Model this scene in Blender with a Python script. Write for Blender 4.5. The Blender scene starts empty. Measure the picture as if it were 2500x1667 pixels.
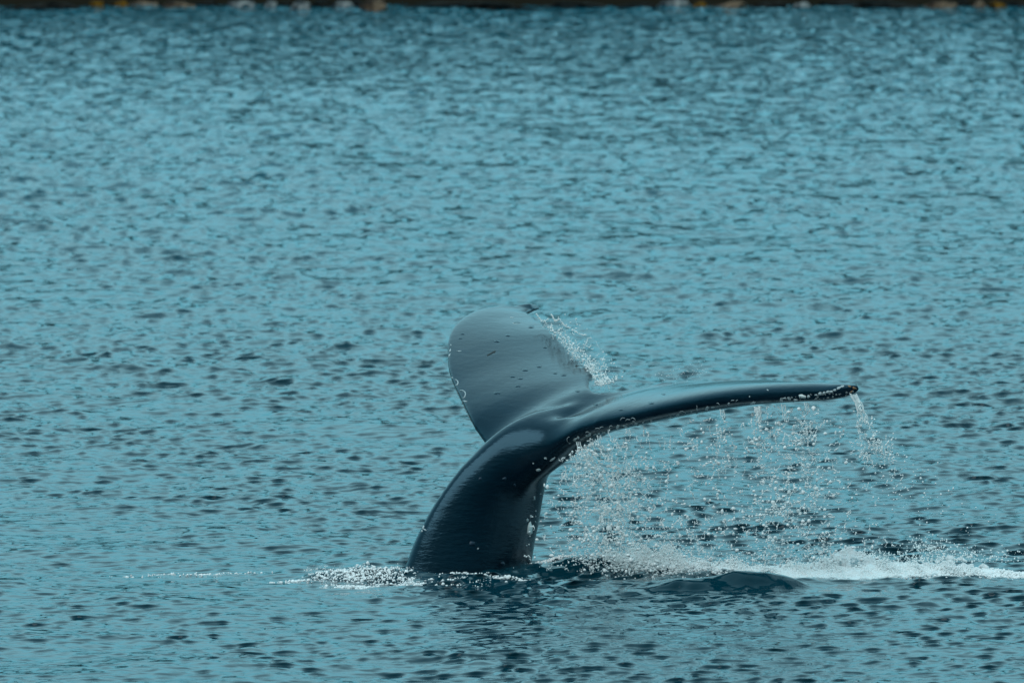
import bpy, bmesh, math, random
import numpy as np
from mathutils import Vector, Matrix, noise

random.seed(7)
rng = np.random.default_rng(11)
R = math.radians
S = bpy.context.scene
COL = S.collection

# ------------------------------------------------------------------ camera
CAM_H, CAM_D = 5.5, 57.0
PITCH = 0.0695                      # radians below the horizontal
cam_data = bpy.data.cameras.new('camera')
cam = bpy.data.objects.new('camera', cam_data)
COL.objects.link(cam)
S.camera = cam
cam.location = (0, -CAM_D, CAM_H)
cam.rotation_euler = (math.pi / 2 - PITCH, 0, 0)
cam_data.sensor_width = 36
cam_data.lens = 300
cam_data.clip_start = 1
cam_data.clip_end = 3000
cam_data.dof.use_dof = True
cam_data.dof.focus_distance = 56.6
cam_data.dof.aperture_fstop = 5.6

# ------------------------------------------------------------------ sky, sun, exposure
SUN_EL, SUN_AZ = R(42), R(-155)      # azimuth from +Y towards +X
w = bpy.data.worlds.new('World')
S.world = w
w.use_nodes = True
nt = w.node_tree
nt.nodes.clear()
wo = nt.nodes.new('ShaderNodeOutputWorld')
bg = nt.nodes.new('ShaderNodeBackground')
sky = nt.nodes.new('ShaderNodeTexSky')
sky.sky_type = 'NISHITA'
sky.sun_disc = False
sky.sun_elevation = SUN_EL
sky.sun_rotation = SUN_AZ
sky.dust_density = 2.0
# a thin, nearly even overcast over the blue
tc = nt.nodes.new('ShaderNodeTexCoord')
cn = nt.nodes.new('ShaderNodeTexNoise')
cn.inputs['Scale'].default_value = 2.2
cn.inputs['Detail'].default_value = 5
cr = nt.nodes.new('ShaderNodeValToRGB')
cr.color_ramp.elements[0].position = 0.35
cr.color_ramp.elements[0].color = (4.4, 8.2, 9.2, 1)
cr.color_ramp.elements[1].position = 0.7
cr.color_ramp.elements[1].color = (6.4, 10.2, 11.0, 1)
mx = nt.nodes.new('ShaderNodeMix')
mx.data_type = 'RGBA'
mx.inputs['Factor'].default_value = 0.8
nt.links.new(tc.outputs['Generated'], cn.inputs['Vector'])
nt.links.new(cn.outputs['Fac'], cr.inputs['Fac'])
nt.links.new(sky.outputs['Color'], mx.inputs['A'])
nt.links.new(cr.outputs['Color'], mx.inputs['B'])
# an overcast grows paler and brighter with height; dimming behind added to darken the tail
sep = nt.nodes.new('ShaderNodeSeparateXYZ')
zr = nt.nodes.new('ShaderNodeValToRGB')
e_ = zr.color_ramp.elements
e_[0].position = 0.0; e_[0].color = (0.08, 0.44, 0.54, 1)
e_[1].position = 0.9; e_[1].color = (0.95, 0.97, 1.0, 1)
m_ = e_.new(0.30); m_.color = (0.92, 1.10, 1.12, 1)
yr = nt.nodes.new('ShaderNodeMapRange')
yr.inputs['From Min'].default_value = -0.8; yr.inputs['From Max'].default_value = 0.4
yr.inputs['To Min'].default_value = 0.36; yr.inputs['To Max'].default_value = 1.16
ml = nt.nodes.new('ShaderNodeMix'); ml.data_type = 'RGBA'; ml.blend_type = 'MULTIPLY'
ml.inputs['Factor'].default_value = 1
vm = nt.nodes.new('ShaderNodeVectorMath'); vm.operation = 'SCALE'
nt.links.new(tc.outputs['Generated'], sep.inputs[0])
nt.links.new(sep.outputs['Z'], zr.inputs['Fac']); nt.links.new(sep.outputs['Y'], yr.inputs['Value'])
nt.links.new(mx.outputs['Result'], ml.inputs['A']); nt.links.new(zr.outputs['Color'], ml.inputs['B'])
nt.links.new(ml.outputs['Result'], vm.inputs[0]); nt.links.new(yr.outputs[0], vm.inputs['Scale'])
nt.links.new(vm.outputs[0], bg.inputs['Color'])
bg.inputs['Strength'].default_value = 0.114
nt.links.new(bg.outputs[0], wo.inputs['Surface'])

sun_d = bpy.data.lights.new('sun', 'SUN')
sun_d.energy = 1.2
sun_d.angle = R(50)
sun_d.color = (0.92, 0.98, 1.0)
sun = bpy.data.objects.new('sun', sun_d)
COL.objects.link(sun)
sd = Vector((math.sin(SUN_AZ) * math.cos(SUN_EL), math.cos(SUN_AZ) * math.cos(SUN_EL), math.sin(SUN_EL)))
sun.rotation_euler = sd.to_track_quat('Z', 'Y').to_euler()

S.view_settings.view_transform = 'Standard'
S.view_settings.look = 'None'
S.view_settings.gamma = 1
S.view_settings.use_curve_mapping = False
S.view_settings.exposure = 0.0
S.render.engine = 'CYCLES'
S.cycles.use_denoising = True
S.cycles.max_bounces = 8
S.cycles.transmission_bounces = 6
S.cycles.caustics_reflective = False
S.cycles.caustics_refractive = False

# ------------------------------------------------------------------ helpers
K = 36.0 / 2500 / 300               # radians per photograph pixel
CP, SP = math.cos(PITCH), math.sin(PITCH)


def P(px, py, y):
    """world point at depth y that the photograph shows at pixel px, py"""
    a = (px - 1250) * K
    b = (833.5 - py) * K
    # ray = forward + a*right + b*up
    dy = CP + b * SP
    dz = -SP + b * CP
    t = (y + CAM_D) / dy
    return Vector((a * t, y, CAM_H + dz * t))


def ground(px, py):
    """world point on still water seen at pixel px, py"""
    b = (833.5 - py) * K
    dy = CP + b * SP
    dz = -SP + b * CP
    t = -CAM_H / dz
    return Vector(((px - 1250) * K * t, t * dy - CAM_D, 0))


def tag(o, label=None, cat=None, group=None, kind=None):
    if label: o['label'] = label
    if cat: o['category'] = cat
    if group: o['group'] = group
    if kind: o['kind'] = kind
    return o


def mesh_np(name, verts, faces, smooth=True):
    """verts (n,3); faces (m,k) with one k"""
    verts = np.ascontiguousarray(verts, dtype=np.float32)
    faces = np.ascontiguousarray(faces, dtype=np.int32)
    me = bpy.data.meshes.new(name)
    n, (m, k) = len(verts), faces.shape
    me.vertices.add(n)
    me.vertices.foreach_set('co', verts.ravel())
    me.loops.add(m * k)
    me.loops.foreach_set('vertex_index', faces.ravel())
    me.polygons.add(m)
    me.polygons.foreach_set('loop_start', np.arange(0, m * k, k, dtype=np.int32))
    me.polygons.foreach_set('use_smooth', np.full(m, smooth))
    me.update(calc_edges=True)
    return me


def link(name, me, mat=None, parent=None):
    o = bpy.data.objects.new(name, me)
    COL.objects.link(o)
    if mat: me.materials.append(mat)
    if parent: o.parent = parent
    return o


def material(name, color=(0.5, 0.5, 0.5), rough=0.5, **kw):
    m = bpy.data.materials.new(name)
    m.use_nodes = True
    b = m.node_tree.nodes['Principled BSDF']
    b.inputs['Base Color'].default_value = (*color, 1)
    b.inputs['Roughness'].default_value = rough
    for k_, v in kw.items():
        b.inputs[k_].default_value = v
    return m, m.node_tree, b


def node(t, kind, **kw):
    n = t.nodes.new(kind)
    for k_, v in kw.items():
        if k_ in n.inputs: n.inputs[k_].default_value = v
        else: setattr(n, k_, v)
    return n


def ramp(t, p0, c0, p1, c1):
    n = t.nodes.new('ShaderNodeValToRGB')
    e = n.color_ramp.elements
    e[0].position, e[1].position = p0, p1
    e[0].color = (*c0, 1); e[1].color = (*c1, 1)
    return n


# ------------------------------------------------------------------ the water's height
def wave_set():
    W = []
    N = 200
    for i in range(N):
        lam = 0.07 * (4.5 / 0.07) ** ((i + rng.random()) / N)
        spread = 0.8 if lam > 0.9 else (1.0 if lam > 0.35 else 0.5)
        ang = R(-90) + R(10) + rng.normal() * spread
        if lam < 0.6 and i % 5 == 0: ang = rng.random() * 2 * math.pi
        # slope of each component: steepest below 0.3 m
        if lam < 0.26: sl = 0.034
        elif lam < 0.8: sl = 0.0125
        else: sl = 0.012 * (0.8 / lam) ** 0.8
        sl *= 0.6 + 0.8 * rng.random()
        k = 2 * math.pi / lam
        W.append((k * math.cos(ang), k * math.sin(ang), sl / k, rng.random() * 2 * math.pi, lam,
                  math.cos(ang), math.sin(ang)))
    return W


WAVES = wave_set()
GUST = [(rng.normal() * 0.45, rng.normal() * 0.16, rng.random() * 6.28) for _ in range(6)] + \
       [(rng.normal() * 1.5, rng.normal() * 0.5, rng.random() * 6.28) for _ in range(6)]

LEAN = 3.2    # the crests lean with the wind, towards the boat
BUMPS = []     # px, py of the centre on the water, half width x, half depth y, height


def bump(px, py, sx, sy, h, rot=0.0):
    g = ground(px, py)
    BUMPS.append((g.x, g.y, sx, sy, h, math.cos(rot), math.sin(rot)))


# glassy mound left of the white water and its long left arm
bump(1850, 1444, 0.27, 0.17, 0.082, 0.12)
bump(1905, 1436, 0.13, 0.12, 0.04)
bump(1945, 1428, 0.12, 0.10, 0.02, 0.3)
bump(1800, 1444, 0.14, 0.16, 0.04)
bump(1720, 1446, 0.22, 0.12, 0.035, 0.15)
bump(1600, 1442, 0.16, 0.10, 0.025, -0.2)
bump(1915, 1444, 0.18, 0.18, 0.05)
bump(1660, 1446, 0.30, 0.18, 0.05)
bump(1960, 1424, 0.16, 0.2, 0.03)
# swell behind it, under the foam, running right from the tail
bump(1420, 1392, 0.38, 0.28, 0.085)
bump(1560, 1396, 0.34, 0.26, 0.075)
bump(1720, 1402, 0.4, 0.24, 0.05)
bump(2060, 1400, 0.4, 0.24, 0.04)
bump(2260, 1400, 0.4, 0.24, 0.03)
bump(2440, 1400, 0.4, 0.24, 0.02)
# piled water on the left and in front of the tail
bump(800, 1412, 0.18, 0.22, 0.05)
bump(900, 1410, 0.2, 0.22, 0.065)
bump(1000, 1410, 0.2, 0.25, 0.06)
bump(1140, 1418, 0.36, 0.28, 0.045)
bump(1300, 1428, 0.3, 0.25, 0.03)


def height(X, Y, sp=None):
    """returns dx, dy, z of the moving surface; sp = local mesh spacing for filtering"""
    Z = np.zeros_like(X); DX = np.zeros_like(X); DY = np.zeros_like(X)
    g = np.zeros_like(X)
    for a, b, p in GUST:
        g += np.sin(a * X + b * Y + p)
    g = 1.05 + 0.09 * g
    g = np.clip(g, 0.6, 1.4) * (0.62 + 1.0 * np.clip((Y + 6) / 75, 0, 1))   # the breeze dies towards the boat
    # calm the small ripples on the mound
    mx_, my_ = ground(1850, 1430).x, ground(1850, 1430).y
    calm = 1 - 0.72 * np.exp(-((X - mx_ + 0.1) / 0.62) ** 2 - ((Y - my_) / 0.75) ** 2)
    tx, ty = ground(1170, 1415).x, ground(1170, 1415).y
    chop = 1 + 1.0 * np.exp(-((X - tx) / 0.7) ** 2 - ((Y - ty + 0.3) / 1.3) ** 2)
    for kx, ky, A, ph, lam, cx, cy in WAVES:
        f = A
        if sp is not None:
            adv = abs(kx) * sp[0] + abs(ky) * sp[1]
            f = A * np.clip((2.7 - adv) / 1.3, 0, 1)
            if not np.any(f > 0): continue
        if lam < 1.2:
            f = f * g * calm * chop
            if lam > 0.4: f = f * (1 + 0.25 * np.clip((Y - 5) / 55, 0, 1))
        th = kx * X + ky * Y + ph
        s_, c_ = np.sin(th), np.cos(th)
        Z += f * c_
        q = 0.95
        DX -= q * f * s_ * cx
        DY -= q * f * s_ * cy + (LEAN if lam < 0.35 else 0.7) * f * c_
    for bx, by, sx, sy, h, cr_, sr_ in BUMPS:
        u = ((X - bx) * cr_ + (Y - by) * sr_) / sx; v = (-(X - bx) * sr_ + (Y - by) * cr_) / sy
        near = np.abs(u) + np.abs(v) < 12
        if not np.any(near): continue
        # steeper on the side that faces the camera
        v = np.where(v < 0, v * 1.5, v * 0.8)
        Z += h * np.exp(-(u * u + v * v))
    return DX, DY, Z


def zwater(x, y):
    a = height(np.array([x]), np.array([y]))
    return float(a[2][0])


# ------------------------------------------------------------------ the sea
FOAM = []     # px, py, rx(m), ry(m), strength
for p in [(1420, 1384, .22, .12, .35), (1500, 1376, .3, .2, .6), (1580, 1382, .35, .28, 1), (1680, 1386, .35, .26, 1),
          (1780, 1388, .35, .24, 1), (1880, 1385, .35, .2, 1), (1980, 1394, .32, .34, 1.1), (2080, 1396, .35, .34, 1.0),
          (2180, 1396, .35, .28, .75), (2280, 1396, .32, .2, .65), (2400, 1394, .3, .15, .65), (2500, 1396, .3, .13, .65),
          (1340, 1378, .14, .05, .5), (1380, 1372, .15, .05, .5),
          (760, 1408, .1, .1, .4), (800, 1412, .14, .14, .4), (850, 1406, .14, .14, .46), (905, 1404, .14, .14, .48),
          (960, 1400, .14, .14, .45), (1000, 1412, .1, .1, .4)]:
    g_ = ground(p[0], p[1])
    FOAM.append((g_.x, g_.y - 0.2, p[2], p[3] * 1.5, p[4]))


def foam_at(X, Y):
    F = np.zeros_like(X)
    for fx, fy, rx, ry, s in FOAM:
        F = np.maximum(F, s * np.exp(-((X - fx) / rx) ** 2 - ((Y - fy) / ry) ** 2))
    # thin line of froth drifting off to the left
    gx, gy = ground(500, 1398).x, ground(500, 1398).y
    F = np.maximum(F, 0.40 * np.exp(-((X - gx) / 0.42) ** 2 - ((Y - gy - 0.12 * np.sin(X * 3)) / 0.12) ** 2))
    return F


def build_sea():
    half = math.atan(18 / 300)
    # distances: fine where the photograph looks, coarse before and behind
    d0 = np.linspace(1, 47.5, 60)
    # equal steps in viewing angle
    dep = np.linspace(math.atan(CAM_H / 47.7), math.atan(CAM_H / 184.0), 1480)
    d1 = CAM_H / np.tan(dep)
    D = np.concatenate([d0, d1, [190, 200]])
    th_in = np.linspace(-half * 1.18, half * 1.18, 760)
    out = half * 1.18 + (R(65) - half * 1.18) * (np.linspace(0.0, 1, 40)[1:] ** 1.8)
    TH = np.concatenate([-out[::-1], th_in, out])
    nI, nJ = len(D), len(TH)
    DD, TT = np.meshgrid(D, TH, indexing='ij')
    X = DD * np.tan(TT)
    Y = DD - CAM_D
    rowsp = np.gradient(D)[:, None] * np.ones_like(X)
    colsp = np.abs(np.gradient(TH))[None, :] * DD
    DX, DY, Z = np.zeros_like(X), np.zeros_like(X), np.zeros_like(X)
    for a in range(0, nI, 100):
        s_ = slice(a, a + 100)
        DX[s_], DY[s_], Z[s_] = height(X[s_], Y[s_], (colsp[s_], rowsp[s_]))
    fo = foam_at(X, Y)
    co = np.stack([X + DX, Y + DY, Z], -1).reshape(-1, 3)
    idx = np.arange(nI * nJ).reshape(nI, nJ)
    F = np.stack([idx[:-1, :-1], idx[:-1, 1:], idx[1:, 1:], idx[1:, :-1]], -1).reshape(-1, 4)
    # the rest of the bay: to the sides of the fan and behind the boat
    o_ = len(co)
    bx_ = np.linspace(-420, 420, 85); by_ = np.linspace(-500, -CAM_D + 0.47, 46)
    BX, BY = np.meshgrid(bx_, by_)
    bz = 0.05 * np.sin(BX * 0.9 + BY * 0.4) + 0.04 * np.sin(BY * 1.3) - 0.05
    ib = np.arange(BX.size).reshape(BX.shape) + o_
    F = np.concatenate([F, np.stack([ib[:-1, :-1], ib[:-1, 1:], ib[1:, 1:], ib[1:, :-1]], -1).reshape(-1, 4)])
    co = np.concatenate([co, np.stack([BX, BY, bz], -1).reshape(-1, 3)])
    fo = np.concatenate([fo.ravel(), np.zeros(BX.size)])
    me = mesh_np('sea_water', co, F)
    at = me.attributes.new('foam', 'FLOAT', 'POINT')
    at.data.foreach_set('value', fo.ravel().astype(np.float32))
    return me


m_water, t, b = material('sea_water', (0.0002, 0.036, 0.052), 0.06, IOR=1.33)
geo = node(t, 'ShaderNodeNewGeometry')
mp = node(t, 'ShaderNodeMapping'); mp.inputs['Scale'].default_value = (1.0, 2.4, 1.0)
t.links.new(geo.outputs['Position'], mp.inputs['Vector'])
n1 = node(t, 'ShaderNodeTexNoise', Scale=5.0, Detail=1.5, Roughness=0.5)
n2 = node(t, 'ShaderNodeTexNoise', Scale=3.6, Detail=1.0, Roughness=0.5)
t.links.new(mp.outputs[0], n1.inputs['Vector']); t.links.new(geo.outputs['Position'], n2.inputs['Vector'])
bp1 = node(t, 'ShaderNodeBump', Strength=1.0, Distance=0.013)
bp2 = node(t, 'ShaderNodeBump', Strength=1.0, Distance=0.020)
t.links.new(n1.outputs['Fac'], bp1.inputs['Height']); t.links.new(n2.outputs['Fac'], bp2.inputs['Height'])
sy_ = node(t, 'ShaderNodeSeparateXYZ'); t.links.new(geo.outputs['Position'], sy_.inputs[0])
bd_ = node(t, 'ShaderNodeMapRange'); bd_.inputs['From Min'].default_value = 0; bd_.inputs['From Max'].default_value = 90
bd_.inputs['To Min'].default_value = 0.018; bd_.inputs['To Max'].default_value = 0.06     # the breeze freshens away from the boat
t.links.new(sy_.outputs['Y'], bd_.inputs['Value']); t.links.new(bd_.outputs[0], bp2.inputs['Distance'])
t.links.new(bp1.outputs[0], bp2.inputs['Normal']); 
mp3 = node(t, 'ShaderNodeMapping'); mp3.inputs['Scale'].default_value = (1.0, 0.28, 1.0)
t.links.new(geo.outputs['Position'], mp3.inputs['Vector'])
n5 = node(t, 'ShaderNodeTexNoise', Scale=3.4, Detail=1.5, Roughness=0.55)
t.links.new(mp3.outputs[0], n5.inputs['Vector'])
bd3 = node(t, 'ShaderNodeMapRange'); bd3.inputs['From Min'].default_value = -8; bd3.inputs['From Max'].default_value = 85
bd3.inputs['To Min'].default_value = 0.0; bd3.inputs['To Max'].default_value = 0.34
t.links.new(sy_.outputs['Y'], bd3.inputs['Value'])
bp3 = node(t, 'ShaderNodeBump', Strength=1.0)
t.links.new(bd3.outputs[0], bp3.inputs['Distance']); t.links.new(n5.outputs['Fac'], bp3.inputs['Height'])
t.links.new(bp2.outputs[0], bp3.inputs['Normal']); t.links.new(bp3.outputs[0], b.inputs['Normal'])
# base colour turns greener and lighter towards the far shore
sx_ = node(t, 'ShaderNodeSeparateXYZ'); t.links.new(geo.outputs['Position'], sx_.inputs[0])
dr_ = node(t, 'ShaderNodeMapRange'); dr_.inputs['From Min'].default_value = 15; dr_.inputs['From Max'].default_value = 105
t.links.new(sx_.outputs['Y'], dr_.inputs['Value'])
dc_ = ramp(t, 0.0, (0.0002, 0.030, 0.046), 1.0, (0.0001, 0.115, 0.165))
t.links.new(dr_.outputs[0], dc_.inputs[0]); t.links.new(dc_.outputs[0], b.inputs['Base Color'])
fa = node(t, 'ShaderNodeAttribute', attribute_name='foam')
nf = node(t, 'ShaderNodeTexNoise', Scale=16.0, Detail=6.0, Roughness=0.7)
t.links.new(geo.outputs['Position'], nf.inputs['Vector'])
ad = node(t, 'ShaderNodeMath', operation='ADD')
t.links.new(fa.outputs['Fac'], ad.inputs[0]); t.links.new(nf.outputs['Fac'], ad.inputs[1])
fr = node(t, 'ShaderNodeMapRange'); fr.inputs['From Min'].default_value = 0.92; fr.inputs['From Max'].default_value = 1.12
t.links.new(ad.outputs[0], fr.inputs['Value'])
foam_b = node(t, 'ShaderNodeBsdfPrincipled', Roughness=0.6)
foam_b.inputs['Base Color'].default_value = (0.93, 0.93, 0.92, 1)
ms = node(t, 'ShaderNodeMixShader')
t.links.new(fr.outputs[0], ms.inputs['Fac']); t.links.new(b.outputs[0], ms.inputs[1]); t.links.new(foam_b.outputs[0], ms.inputs[2])
t.links.new(ms.outputs[0], t.nodes['Material Output'].inputs['Surface'])

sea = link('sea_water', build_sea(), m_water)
tag(sea, kind='structure')

# ------------------------------------------------------------------ shore, hillside, forest (the dark bank the far water mirrors)
m_bank, t, b = material('bank', (0.01, 0.01, 0.009), 0.9)
b.inputs['Specular IOR Level'].default_value = 0.0
n = node(t, 'ShaderNodeTexNoise', Scale=3.0, Detail=6.0)
r_ = ramp(t, 0.35, (0.003, 0.004, 0.004), 0.7, (0.018, 0.015, 0.01))  # near-black colour includes the shade under the trees
t.links.new(n.outputs['Fac'], r_.inputs[0]); t.links.new(r_.outputs[0], b.inputs['Base Color'])
SHORE_Y = CAM_H / math.tan(PITCH + (14 - 833.5) * K) - CAM_D


def build_bank():
    xs = np.linspace(-260, 260, 521)
    prof = [(-3, -0.8), (0, 0.0), (0.6, 0.25), (2, 0.8), (5, 2.2), (12, 3), (30, 5), (80, 14), (300, 20)]
    V = []
    for x in xs:
        for (a, z) in prof:
            nz = noise.noise(Vector((x * 0.3, a * 0.4, 1))) * 0.5 + noise.noise(Vector((x * 1.1, a, 4))) * 0.25
            dy_ = noise.noise(Vector((x * 0.22, 0, 9))) * 0.5
            V.append((x, SHORE_Y + a + dy_, z + nz * min(1.0, max(0, a) * 0.3)))
    n_ = len(prof)
    idx = np.arange(len(V)).reshape(-1, n_)
    F = np.stack([idx[:-1, :-1], idx[1:, :-1], idx[1:, 1:], idx[:-1, 1:]], -1).reshape(-1, 4)
    return mesh_np('shore', np.array(V), F)


tag(link('shore', build_bank(), m_bank), kind='structure')

m_forest, t, b = material('forest_green', (0.02, 0.035, 0.018), 0.9)
n = node(t, 'ShaderNodeTexNoise', Scale=0.8, Detail=5.0)
r_ = ramp(t, 0.35, (0.012, 0.022, 0.014), 0.7, (0.04, 0.06, 0.026))
t.links.new(n.outputs['Fac'], r_.inputs[0]); t.links.new(r_.outputs[0], b.inputs['Base Color'])


def build_forest():
    V = []; F = []
    for i in range(620):
        x = random.uniform(-150, 150); a = 7 + random.random() ** 1.3 * 45
        base = 1.8 + min(a, 40) * 0.08
        H = random.uniform(5, 8.5); rad = H * random.uniform(0.16, 0.24)
        # a spruce in five ragged skirts
        for k in range(5):
            z0 = base + H * (0.1 + 0.17 * k); z1 = z0 + H * 0.26
            rr = rad * (1 - 0.17 * k)
            o = len(V); m = 9
            for j in range(m):
                an = 2 * math.pi * j / m + random.random() * 0.4
                q = rr * random.uniform(0.65, 1.15)
                V.append((x + q * math.cos(an), SHORE_Y + a + q * math.sin(an), z0 - random.random() * 0.3))
            V.append((x, SHORE_Y + a, z1))
            for j in range(m):
                F.append((o + j, o + (j + 1) % m, o + m))
    return mesh_np('forest', np.array(V), np.array(F), smooth=False)


tag(link('forest', build_forest(), m_forest), 'dark evergreen wood standing along the far bank', 'forest', kind='stuff')


def rock_mesh(seed, sx, sy, sz):
    bm = bmesh.new()
    bmesh.ops.create_icosphere(bm, subdivisions=3, radius=1)
    for v in bm.verts:
        d = v.co.normalized()
        r = 1 + 0.35 * noise.noise(d * 1.3 + Vector((seed * 3.1, 0, 0))) + 0.12 * noise.noise(d * 4 + Vector((0, seed, 0))) + 0.25 * noise.noise(d * 2.4 + Vector((seed, 5, 0)))
        c_ = d * r
        v.co = Vector((c_.x * sx, c_.y * sy, max(c_.z, -0.4) * sz))
    me = bpy.data.meshes.new('rock')
    bm.to_mesh(me); bm.free()
    for p in me.polygons: p.use_smooth = False
    return me


def rock_mat(name, c0, c1, rough=0.8):
    m, t, b = material(name, c0, rough)
    b.inputs['Specular IOR Level'].default_value = 0.05
    n = node(t, 'ShaderNodeTexNoise', Scale=3.2, Detail=6.0)
    r = ramp(t, 0.45, c0, 0.6, c1)
    tcx = node(t, 'ShaderNodeTexCoord')
    t.links.new(tcx.outputs['Object'], n.inputs['Vector'])
    t.links.new(n.outputs['Fac'], r.inputs[0]); t.links.new(r.outputs[0], b.inputs['Base Color'])
    return m


RM = {'dark': rock_mat('dark_rock', (0.003, 0.004, 0.004), (0.016, 0.014, 0.012)),
      'pale': rock_mat('pale_rock', (0.04, 0.045, 0.05), (0.26, 0.25, 0.24)),
      'tan': rock_mat('tan_rock', (0.03, 0.02, 0.015), (0.2, 0.13, 0.085)),
      'weed': rock_mat('weed_rock', (0.02, 0.012, 0.003), (0.17, 0.075, 0.006))}
ROCKS = [  # px, half width px, kind, height px above the waterline, label
    (60, 55, 'dark', 12, 'blackish rock at the far shore, leftmost of the row'),
    (150, 45, 'dark', 14, 'dark low rock on the far shore left of the orange weed'),
    (235, 18, 'weed', 16, 'brightest orange seaweed covered rock at the far left shore'),
    (295, 22, 'weed', 12, 'brown orange weedy rock just right of the brightest orange one'),
    (350, 30, 'tan', 8, 'low tan rock on the far shore right of the orange weed'),
    (440, 40, 'tan', 7, 'flat brownish rock at the far waterline, left of the white stones'),
    (500, 28, 'dark', 12, 'dark rock at the far shore before the white stones begin'),
    (588, 30, 'pale', 15, 'wide white stone at the far shore, first of the pale cluster'),
    (662, 12, 'pale', 18, 'small round whitish stone in the middle of the far pale cluster'),
    (697, 14, 'dark', 15, 'narrow dark rock wedged between two white stones on the far shore'),
    (735, 24, 'pale', 17, 'brightest white boulder of the pale cluster on the far shore'),
    (790, 26, 'dark', 16, 'blue black rock right of the brightest white boulder'),
    (838, 24, 'pale', 14, 'slanting grey stone at the right of the pale cluster'),
    (868, 14, 'dark', 16, 'small dark rock between the slanting grey and the tan boulder'),
    (912, 30, 'tan', 22, 'tan and white boulder reaching lowest on the left far shore'),
    (1050, 90, 'dark', 9, 'long low black ledge above the middle of the water'),
    (1240, 90, 'dark', 10, 'long black ledge on the far shore at the picture centre'),
    (1420, 80, 'dark', 11, 'black ledge right of centre on the far shore'),
    (1560, 45, 'dark', 13, 'dark rock left of the slanting pale stone on the right'),
    (1645, 32, 'pale', 18, 'slanting pale stone on the right half of the far shore'),
    (1708, 16, 'weed', 14, 'small orange weedy rock beside the slanting pale stone'),
    (1775, 40, 'tan', 8, 'low brownish rock on the right half of the far waterline'),
    (1870, 46, 'dark', 10, 'dark flat rock left of the grey stone on the right shore'),
    (1960, 20, 'pale', 13, 'lone grey stone in the dark right stretch of the far shore'),
    (2050, 50, 'dark', 14, 'dark bulky rock right of the lone grey stone'),
    (2170, 70, 'dark', 16, 'large black rock at the right part of the far shore'),
    (2300, 36, 'tan', 15, 'dull brown rock on the far shore near the right corner'),
    (2352, 14, 'dark', 17, 'thin dark rock between two brown ones near the right corner'),
    (2392, 13, 'tan', 17, 'narrow pinkish brown rock near the right corner of the shore'),
    (2436, 20, 'weed', 15, 'orange weedy rock at the far right end of the shore'),
    (2485, 22, 'dark', 13, 'blackish rock at the far shore, rightmost of the row'),
]
mpp = (SHORE_Y + CAM_D) * K
for i, (px, hw, kd, hp, lab) in enumerate(ROCKS):
    sx = hw * mpp * 1.15; h = hp * mpp
    me = rock_mesh(i + 1, sx, max(0.25, sx * 0.6), max(0.12, h * 1.15))
    o = link('shore_rock', me, RM[kd])
    foot = ground(px, 17 + random.uniform(-3, 5) + (6 if px < 160 else 0) + (3 if 600 < px < 930 else 0))
    o.location = (foot.x, foot.y + 0.2, -0.02)
    o.rotation_euler = (0, random.uniform(-0.15, 0.15), random.uniform(-0.2, 0.2))
    tag(o, lab, 'rock', 'rocks along the far waterline')

# ------------------------------------------------------------------ the whale's tail
def cat(pts, n):
    """Catmull-Rom resampling of an array of points to n, evenly in parameter"""
    p = np.array(pts, float)
    m = len(p)
    u = np.linspace(0, m - 1 - 1e-9, n)
    i = np.floor(u).astype(int); f = (u - i)[:, None]
    g = lambda k: p[np.clip(k, 0, m - 1)]
    p0, p1, p2, p3 = g(i - 1), g(i), g(i + 1), g(i + 2)
    return 0.5 * (2 * p1 + (p2 - p0) * f + (2 * p0 - 5 * p1 + 4 * p2 - p3) * f ** 2 + (3 * p1 - p0 - 3 * p2 + p3) * f ** 3)


def loft(rings, cap=True):
    """rings (n,m,3) -> verts, faces list"""
    n_, m, _ = rings.shape
    V = rings.reshape(-1, 3)
    F = []
    for i in range(n_ - 1):
        for j in range(m):
            a = i * m + j; b_ = i * m + (j + 1) % m
            F.append((a, b_, b_ + m, a + m))
    F.append(tuple(range(m - 1, -1, -1)))
    F.append(tuple(range((n_ - 1) * m, n_ * m)))
    return V, F


# peduncle: dorsal edge px,py | ventral edge px,py | depth of centre | half thickness sideways
PED = [
    (640, 1960, 1080, 2100, -0.10, 0.52),
    (760, 1760, 1160, 1860, -0.05, 0.42),
    (880, 1570, 1240, 1620, 0.00, 0.33),
    (950, 1460, 1283, 1480, 0.00, 0.28),
    (986, 1374, 1300, 1392, 0.00, 0.245),
    (1014, 1305, 1312, 1318, 0.00, 0.215),
    (1053, 1232, 1327, 1250, 0.00, 0.19),
    (1099, 1165, 1342, 1186, 0.00, 0.18),
    (1150, 1102, 1358, 1128, 0.01, 0.18),
    (1202, 1048, 1376, 1090, 0.03, 0.17),
    (1250, 1015, 1396, 1058, 0.05, 0.15),
    (1300, 996, 1416, 1028, 0.07, 0.10),
    (1345, 986, 1436, 1004, 0.09, 0.05),
    (1390, 975, 1450, 985, 0.11, 0.03),
]
LAT = Vector((0.55, -0.82, 0.12)).normalized()     # towards the near fluke


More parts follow.
